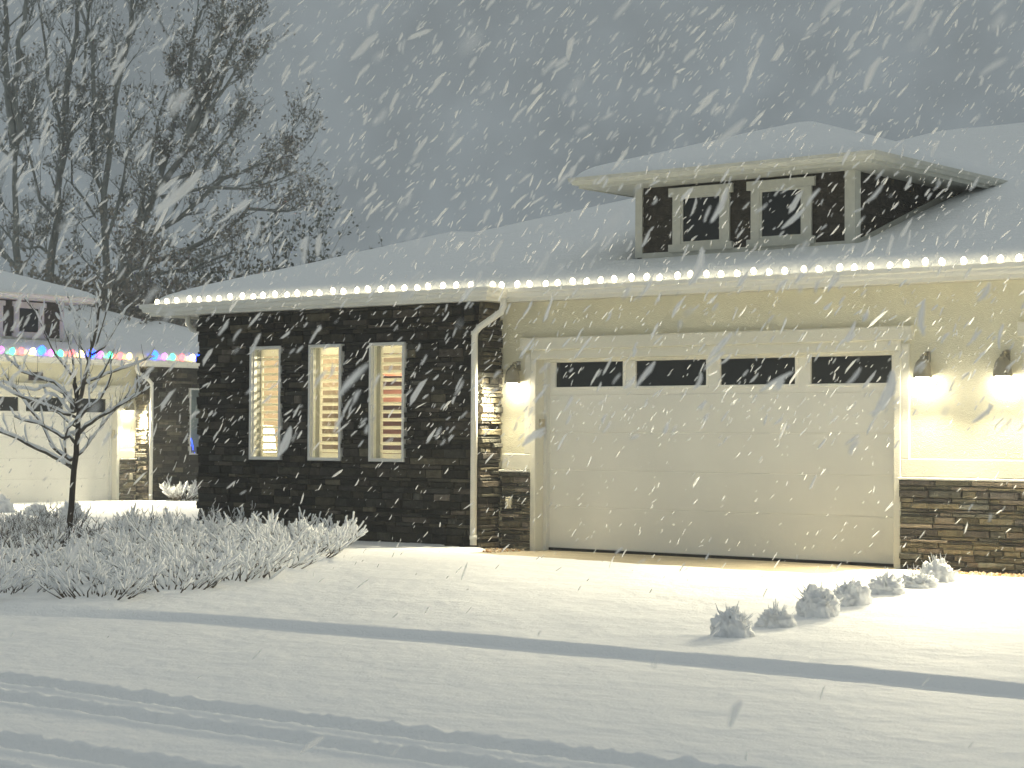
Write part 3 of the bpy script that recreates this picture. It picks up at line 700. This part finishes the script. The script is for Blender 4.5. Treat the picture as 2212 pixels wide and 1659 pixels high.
def small_tree():
    tz = yard_z(-20.9, 17.0)
    t = empty('young_tree', (-20.9, 17.0, tz), math.atan2(R_.y, R_.x), 'slender bare young tree with snow along its branches, standing in the bed at left', 'tree')
    r = random.Random(12); bk = MB(); sn = MB(); tr = MB()
    def limb(target, pts, r0, snow=True, spurs=True, tip=.35, up=None):
        n = len(pts); out = [pts[0]]; 
        for i in range(n - 1):                      # subdivide with slight wobble
            a, c = pts[i], pts[i + 1]
            for k in (1, 2): out.append(a.lerp(c, k / 2) + (Vector((r.gauss(0, .006), r.gauss(0, .006), r.gauss(0, .006))) if k == 1 else Vector()))
        m = len(out); rad = [r0 * (1 - (1 - tip) * i / (m - 1)) for i in range(m)]
        target.tube(out, rad, 6)
        if snow:
            i = 1
            while i < m - 1:
                l = r.randint(2, 6); seg = out[i:i + l + 1]
                if len(seg) > 1:
                    d = (seg[-1] - seg[0]).normalized(); flat = 1 - abs(d.z)
                    s0 = (.011 + .019 * flat) * r.uniform(.8, 1.25)
                    sp = [q + Vector((0, 0, rad[min(i + k, m - 1)] * .8 + s0 * .35)) for k, q in enumerate(seg)]
                    sn.tube(sp, [s0 * (.5 if k in (0, len(sp) - 1) else r.uniform(.85, 1.2)) for k in range(len(sp))], 6)
                i += l
        if spurs:
            for k in range(2, m - 1):
                for _ in range(2 if k > m * .4 else 1):
                    if r.random() < .55:
                        d = (out[k + 1] - out[k]).normalized(); side = Vector((r.uniform(-1, 1), r.uniform(-1, 1), r.uniform(.1, 1.2)))
                        dd = (d * .7 + side).normalized(); l = r.uniform(.06, .34) * (1.1 - .3 * k / m)
                        q = [out[k], out[k] + dd * l * .5, out[k] + (dd + Vector((0, 0, .3))).normalized() * l]
                        limb(bk, q, .0045, r.random() < .6, False, .5)
        return out
    for i, (r0, ds, pts) in enumerate(LIMBS):
        P = [tm(p) for p in pts]; acc = 0; x0 = P[0]
        for k, p in enumerate(P): p.y += ds * min((p - x0).length, 1.2) + (0 if i else 0)
        limb(tr if i == 0 else bk, P, r0 * (1.35 if i == 0 else 1.45), i > 0, i > 0, .7 if i == 0 else .33)
    tr.build('trunk', 'bark', t, True); bk.build('branches', 'bark_light', t); sn.build('branch_snow', 'snow', t, True)
small_tree()
# ---------------------------------------------------------------- tall trees behind
def far_tree(name, px, dist, base_px, limbs, label, seed, tw=2.2, leafy=.4, leafm='far_leaf'):
    """limbs traced as (x, height) pixel pairs at a known distance, turned into metres from the tree's own base"""
    k = dist / 4400.0
    ctr = Vector((0, 0, 1.65)) + (Vector((W_.x, W_.y, 0)).normalized() * dist) + Vector((R_.x, R_.y, 0)).normalized() * ((px - 1106) * k)
    t = empty(name, (ctr.x, ctr.y, -.1), math.atan2(R_.y, R_.x), label, 'tree', 'tall bare trees beyond the houses')
    r = random.Random(seed); tr = MB(); br = MB(); lf = MB(); fr = MB()
    def P(x, y): return Vector(((x - px) * k, 0, (944 - y) * k + 1.75))
    cnt = [0]
    def grow(p, d, l, r0, dep):
        pts = [p]; n = 4; dd = d.copy()
        for i in range(n):
            dd = (dd + Vector((r.gauss(0, .12), r.gauss(0, .12), r.gauss(.06, .08)))).normalized(); pts.append(pts[-1] + dd * l / n)
        br.tube(pts, [max(.006, r0 * (1 - .7 * i / n)) for i in range(n + 1)], 3 if dep < 2 else 5, cap=False); cnt[0] += 1
        if dep > 0:
            for j in range(r.choice([3, 4, 5])):
                i = r.randint(1, n); s = Vector((r.uniform(-1, 1), r.uniform(-1, 1), r.uniform(-.1, .9)))
                grow(pts[i], (dd + s * .75).normalized(), l * r.uniform(.4, .68), r0 * .5, dep - 1)
        elif r.random() < leafy:
            for _ in range(r.randint(2, 6)):
                q = pts[r.randint(1, n)] + Vector((r.gauss(0, .1), r.gauss(0, .1), r.gauss(0, .1))); s = r.uniform(.03, .075)
                a = Vector((r.gauss(0, 1), r.gauss(0, 1), r.gauss(0, 1))).normalized() * s; c = a.orthogonal().normalized() * s * .6
                (lf if r.random() < .6 else fr).add([q - a, q + c, q + a, q - c], [(0, 1, 2, 3)])
    for i, (r0, pts) in enumerate(limbs):
        Q = []
        dy = 0 if i == 0 else r.uniform(-.5, .5)
        for j, (x, y) in enumerate(pts):
            q = P(x, y) if y < 990 else Vector(((x - px) * k, 0, 0)); q.y = dy * (q - P(*pts[0])).length * .8 if i and j else 0
            Q.append(q)
        out = [Q[0]]
        for a, c in zip(Q, Q[1:]):
            n = max(2, int((c - a).length / .8))
            for m in range(1, n + 1): out.append(a.lerp(c, m / n) + Vector((r.gauss(0, .035), r.gauss(0, .035), 0)))
        m = len(out); rad = [r0 * (1 - .72 * j / m) for j in range(m)]
        (tr if i == 0 else br).tube(out, rad, 7)
        for j in range(1, m):
            if out[j].z < 2.5: continue
            for _ in range(1 + (r.random() < .4)):
              if r.random() < tw * .5:
                d = (out[j] - out[j - 1]).normalized(); s = Vector((r.uniform(-1, 1), r.uniform(-1, 1), r.uniform(-.1, .4)))
                grow(out[j], (d * .8 + s * .9).normalized(), r.uniform(.6, 1.5), max(.016, rad[j] * .35), 3 if r.random() < .45 else 2)
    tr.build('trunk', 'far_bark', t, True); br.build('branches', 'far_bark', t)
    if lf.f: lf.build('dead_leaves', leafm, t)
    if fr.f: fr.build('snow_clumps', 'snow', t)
    return t
far_tree('tall_tree', 38, 58, 0, [(.19, [(45, 1000), (38, 593), (28, 480), (23, 335)]), (.12, [(23, 335), (20, 230), (16, 130), (24, 30), (20, -60)]), (.11, [(25, 340), (40, 290), (38, 200), (55, 110), (75, 20), (80, -50)]),
         (.07, [(36, 590), (10, 555), (-20, 530), (-60, 480)]), (.06, [(18, 345), (-5, 310), (-30, 240)]), (.05, [(52, 300), (70, 250), (60, 180)])], 'tall bare tree with a forked straight trunk, leftmost behind the farther roof', 1, 1.6, .12)
far_tree('tall_tree', 118, 60, 0, [(.20, [(95, 1000), (106, 609), (118, 480), (125, 361), (134, 250)]), (.11, [(134, 250), (140, 150), (150, 70), (146, -40)]), (.07, [(130, 300), (95, 170), (75, 90), (60, 0)]), (.07, [(122, 400), (150, 300), (170, 200), (180, 80), (190, -40)]),
         (.06, [(118, 480), (80, 440), (60, 360), (40, 300)]), (.06, [(112, 560), (85, 540), (60, 545)])], 'tall bare tree with dense twigs standing between the straight ones at left', 2, 2.2, .3)
far_tree('tall_tree', 226, 60, 0, [(.17, [(236, 1000), (228, 627), (224, 418), (243, 209), (259, 125)]), (.09, [(259, 125), (275, 60), (283, -30)]), (.08, [(232, 330), (200, 220), (195, 110), (170, 20), (160, -50)]), (.07, [(224, 440), (195, 380), (185, 290), (200, 190)]),
         (.06, [(226, 520), (262, 420), (270, 330), (300, 260)]), (.06, [(226, 430), (200, 470), (150, 400), (140, 330)])], 'tall bare tree with upswept limbs behind the farther house roof', 3, 2.0, .22)
far_tree('tall_tree', 250, 56, 0, [(.24, [(225, 1000), (243, 640), (285, 520), (323, 437), (388, 342)]), (.14, [(388, 342), (420, 260), (440, 160), (470, 60), (490, -30)]), (.10, [(388, 342), (400, 240), (395, 120), (405, 0)]), (.09, [(330, 430), (350, 330), (365, 230), (360, 120)]),
         (.08, [(300, 520), (389, 475), (476, 385), (550, 356), (610, 338)]), (.08, [(270, 590), (389, 555), (492, 512), (545, 465), (590, 470), (630, 474)]), (.06, [(345, 430), (448, 414), (540, 420), (595, 408)]), (.07, [(395, 330), (450, 255), (490, 190), (515, 140)]),
         (.07, [(400, 300), (440, 200), (485, 110), (525, 30)]), (.07, [(260, 600), (330, 600), (420, 590), (500, 560)]), (.06, [(420, 260), (465, 200), (500, 80), (512, -20)]), (.06, [(350, 400), (425, 370), (480, 300), (515, 250)]), (.07, [(290, 520), (300, 400), (310, 300), (330, 180)])],
         'big leaning tree keeping brown leaves, its long low limbs reaching right over the roofs', 4, 2.5, .5)
def far_bush(px, dist, h_, w_, seed, label, name='bush', leafm='far_leaf', n=26):
    k = dist / 4400.0
    ctr = Vector((0, 0, 0)) + (Vector((W_.x, W_.y, 0)).normalized() * dist) + Vector((R_.x, R_.y, 0)).normalized() * ((px - 1106) * k)
    t = empty(name, (ctr.x, ctr.y, -.1), 0, label, 'bush', 'bushes beyond the houses'); r = random.Random(seed); br = MB(); lf = MB()
    def grow(p, d, l, r0, dep):
        pts = [p]; dd = d.copy()
        for i in range(3): dd = (dd + Vector((r.gauss(0, .14), r.gauss(0, .14), r.gauss(.05, .1)))).normalized(); pts.append(pts[-1] + dd * l / 3)
        br.tube(pts, [max(.006, r0 * (1 - .2 * i)) for i in range(4)], 3, cap=False)
        if dep > 0:
            for j in range(4): grow(pts[r.randint(1, 3)], (dd + Vector((r.uniform(-1, 1), r.uniform(-1, 1), r.uniform(-.2, .7))) * .8).normalized(), l * r.uniform(.4, .7), r0 * .55, dep - 1)
        else:
            for _ in range(5):
                q = pts[r.randint(1, 3)] + Vector((r.gauss(0, .12), r.gauss(0, .12), r.gauss(0, .12))); s = r.uniform(.04, .09)
                a = Vector((r.gauss(0, 1), r.gauss(0, 1), r.gauss(0, 1))).normalized() * s; c = a.orthogonal().normalized() * s * .6
                lf.add([q - a, q + c, q + a, q - c], [(0, 1, 2, 3)])
    for i in range(n):
        a = r.uniform(0, 6.28); q = r.random(); grow(Vector((math.cos(a) * w_ * .3 * q, math.sin(a) * w_ * .3 * q, 0)), Vector((math.cos(a) * q * w_ / h_ * .5, math.sin(a) * q * w_ / h_ * .5, 1)).normalized(), h_ * r.uniform(.5, .75), .05, 3)
    br.build('branches', 'far_bark', t); lf.build('leaves', leafm, t)
far_bush(300, 52, 5.0, 3.4, 8, 'dense dark brown bush showing between the two house roofs')
far_bush(372, 54, 4.6, 3.0, 18, 'dark brown bush touching the left end of the near eave')
far_bush(190, 52, 5.0, 3.2, 28, 'dark bush behind the end of the farther dormer roof')
far_bush(625, 60, 6.4, 3.2, 9, 'dark leafy treetop peeping over the left slope of the near roof', leafm='far_leaf_green')
far_bush(470, 60, 5.6, 3.4, 10, 'thin bare bush rising behind the left tip of the near roof')
# ---------------------------------------------------------------- falling snow (real flake clusters through the air)
def flakes():
    r = random.Random(99); b = MB(); fw = Vector((W_.x, W_.y, 0)).normalized(); rt = Vector((R_.x, R_.y, 0)).normalized()
    def one(p, ln, wd):
        a = (rt * r.gauss(.66, .22) + Vector((0, 0, 1)) * r.gauss(.9, .2) + fw * r.gauss(0, .3)).normalized() * ln * .5
        u = a.orthogonal().normalized(); v = a.normalized().cross(u)
        bend = u * wd * r.uniform(-.6, .6)
        ring = []; K = 5 if ln > .02 and (p - Vector((0, 0, 1.65))).length < 9 else 4
        R = ((-.85, .5), (-.3, .95), (.35, 1.0), (.85, .55)) if K == 5 else ((-.5, .85), (.5, .85))
        for (s_, k) in R:
            for j in range(K):
                t = 6.2832 * j / K; q = wd * .5 * k * r.uniform(.7, 1.25)
                ring.append(tuple(p + a * s_ + bend * (1 - s_ * s_) + u * math.cos(t) * q + v * math.sin(t) * q))
        vs = [tuple(p - a)] + ring + [tuple(p + a)]; e_ = len(vs) - 1
        fs = [(0, 1 + (j + 1) % K, 1 + j) for j in range(K)] + [(e_, e_ - K + j, e_ - K + (j + 1) % K) for j in range(K)]
        for m in range(0, K * (len(R) - 1), K): fs += [(1 + m + j, 1 + m + (j + 1) % K, K + 1 + m + (j + 1) % K, K + 1 + m + j) for j in range(K)]
        b.add(vs, fs)
    for (d0, d1, n, L0, W0) in ((1.8, 3.2, 45, .020, .0055), (3.2, 6, 330, .028, .0066), (6, 11, 3600, .038, .0082), (11, 20, 15000, .036, .0062), (20, 34, 13000, .028, .0056)):
        for i in range(n):
            d = (d0 ** 3 + (d1 ** 3 - d0 ** 3) * r.random()) ** (1 / 3)
            p = Vector((0, 0, 1.65)) + fw * d + rt * d * r.uniform(-.40, .40) + Vector((0, 0, d * r.uniform(-.2, .28)))
            if p.z < .35 or p.z > 11 or (p.z < 1.62 and d < 18 and r.random() < .95): continue
            if p.y > HY - .9 and p.x > HX - 5.6 and p.z < 7: continue          # not inside the house
            if p.x < NX + 1.2: continue
            s = math.exp(r.gauss(0, .5)); one(p, L0 * s * r.uniform(.7, 1.6), W0 * s)
    o = b.build('falling_snow', 'flake', None, True)
    tag(o, 'snowflakes blowing down from the upper right through the night air', 'snow', kind='stuff')
flakes()

# ---------------------------------------------------------------- the snow-filled air
hb = MB(); hb.box(-95, 22, -8, 95, -1.2, 30.0)
hm = bpy.data.materials.new('haze_air'); hm.use_nodes = True; hn = hm.node_tree.nodes
hn.remove(hn['Principled BSDF']); hv = hn.new('ShaderNodeVolumePrincipled'); hv.inputs['Color'].default_value = (.93, .96, .98, 1); hv.inputs['Density'].default_value = .0016
hm.node_tree.links.new(hv.outputs[0], hn['Material Output'].inputs['Volume'])
tag(hb.build('haze', hm), kind='stuff')
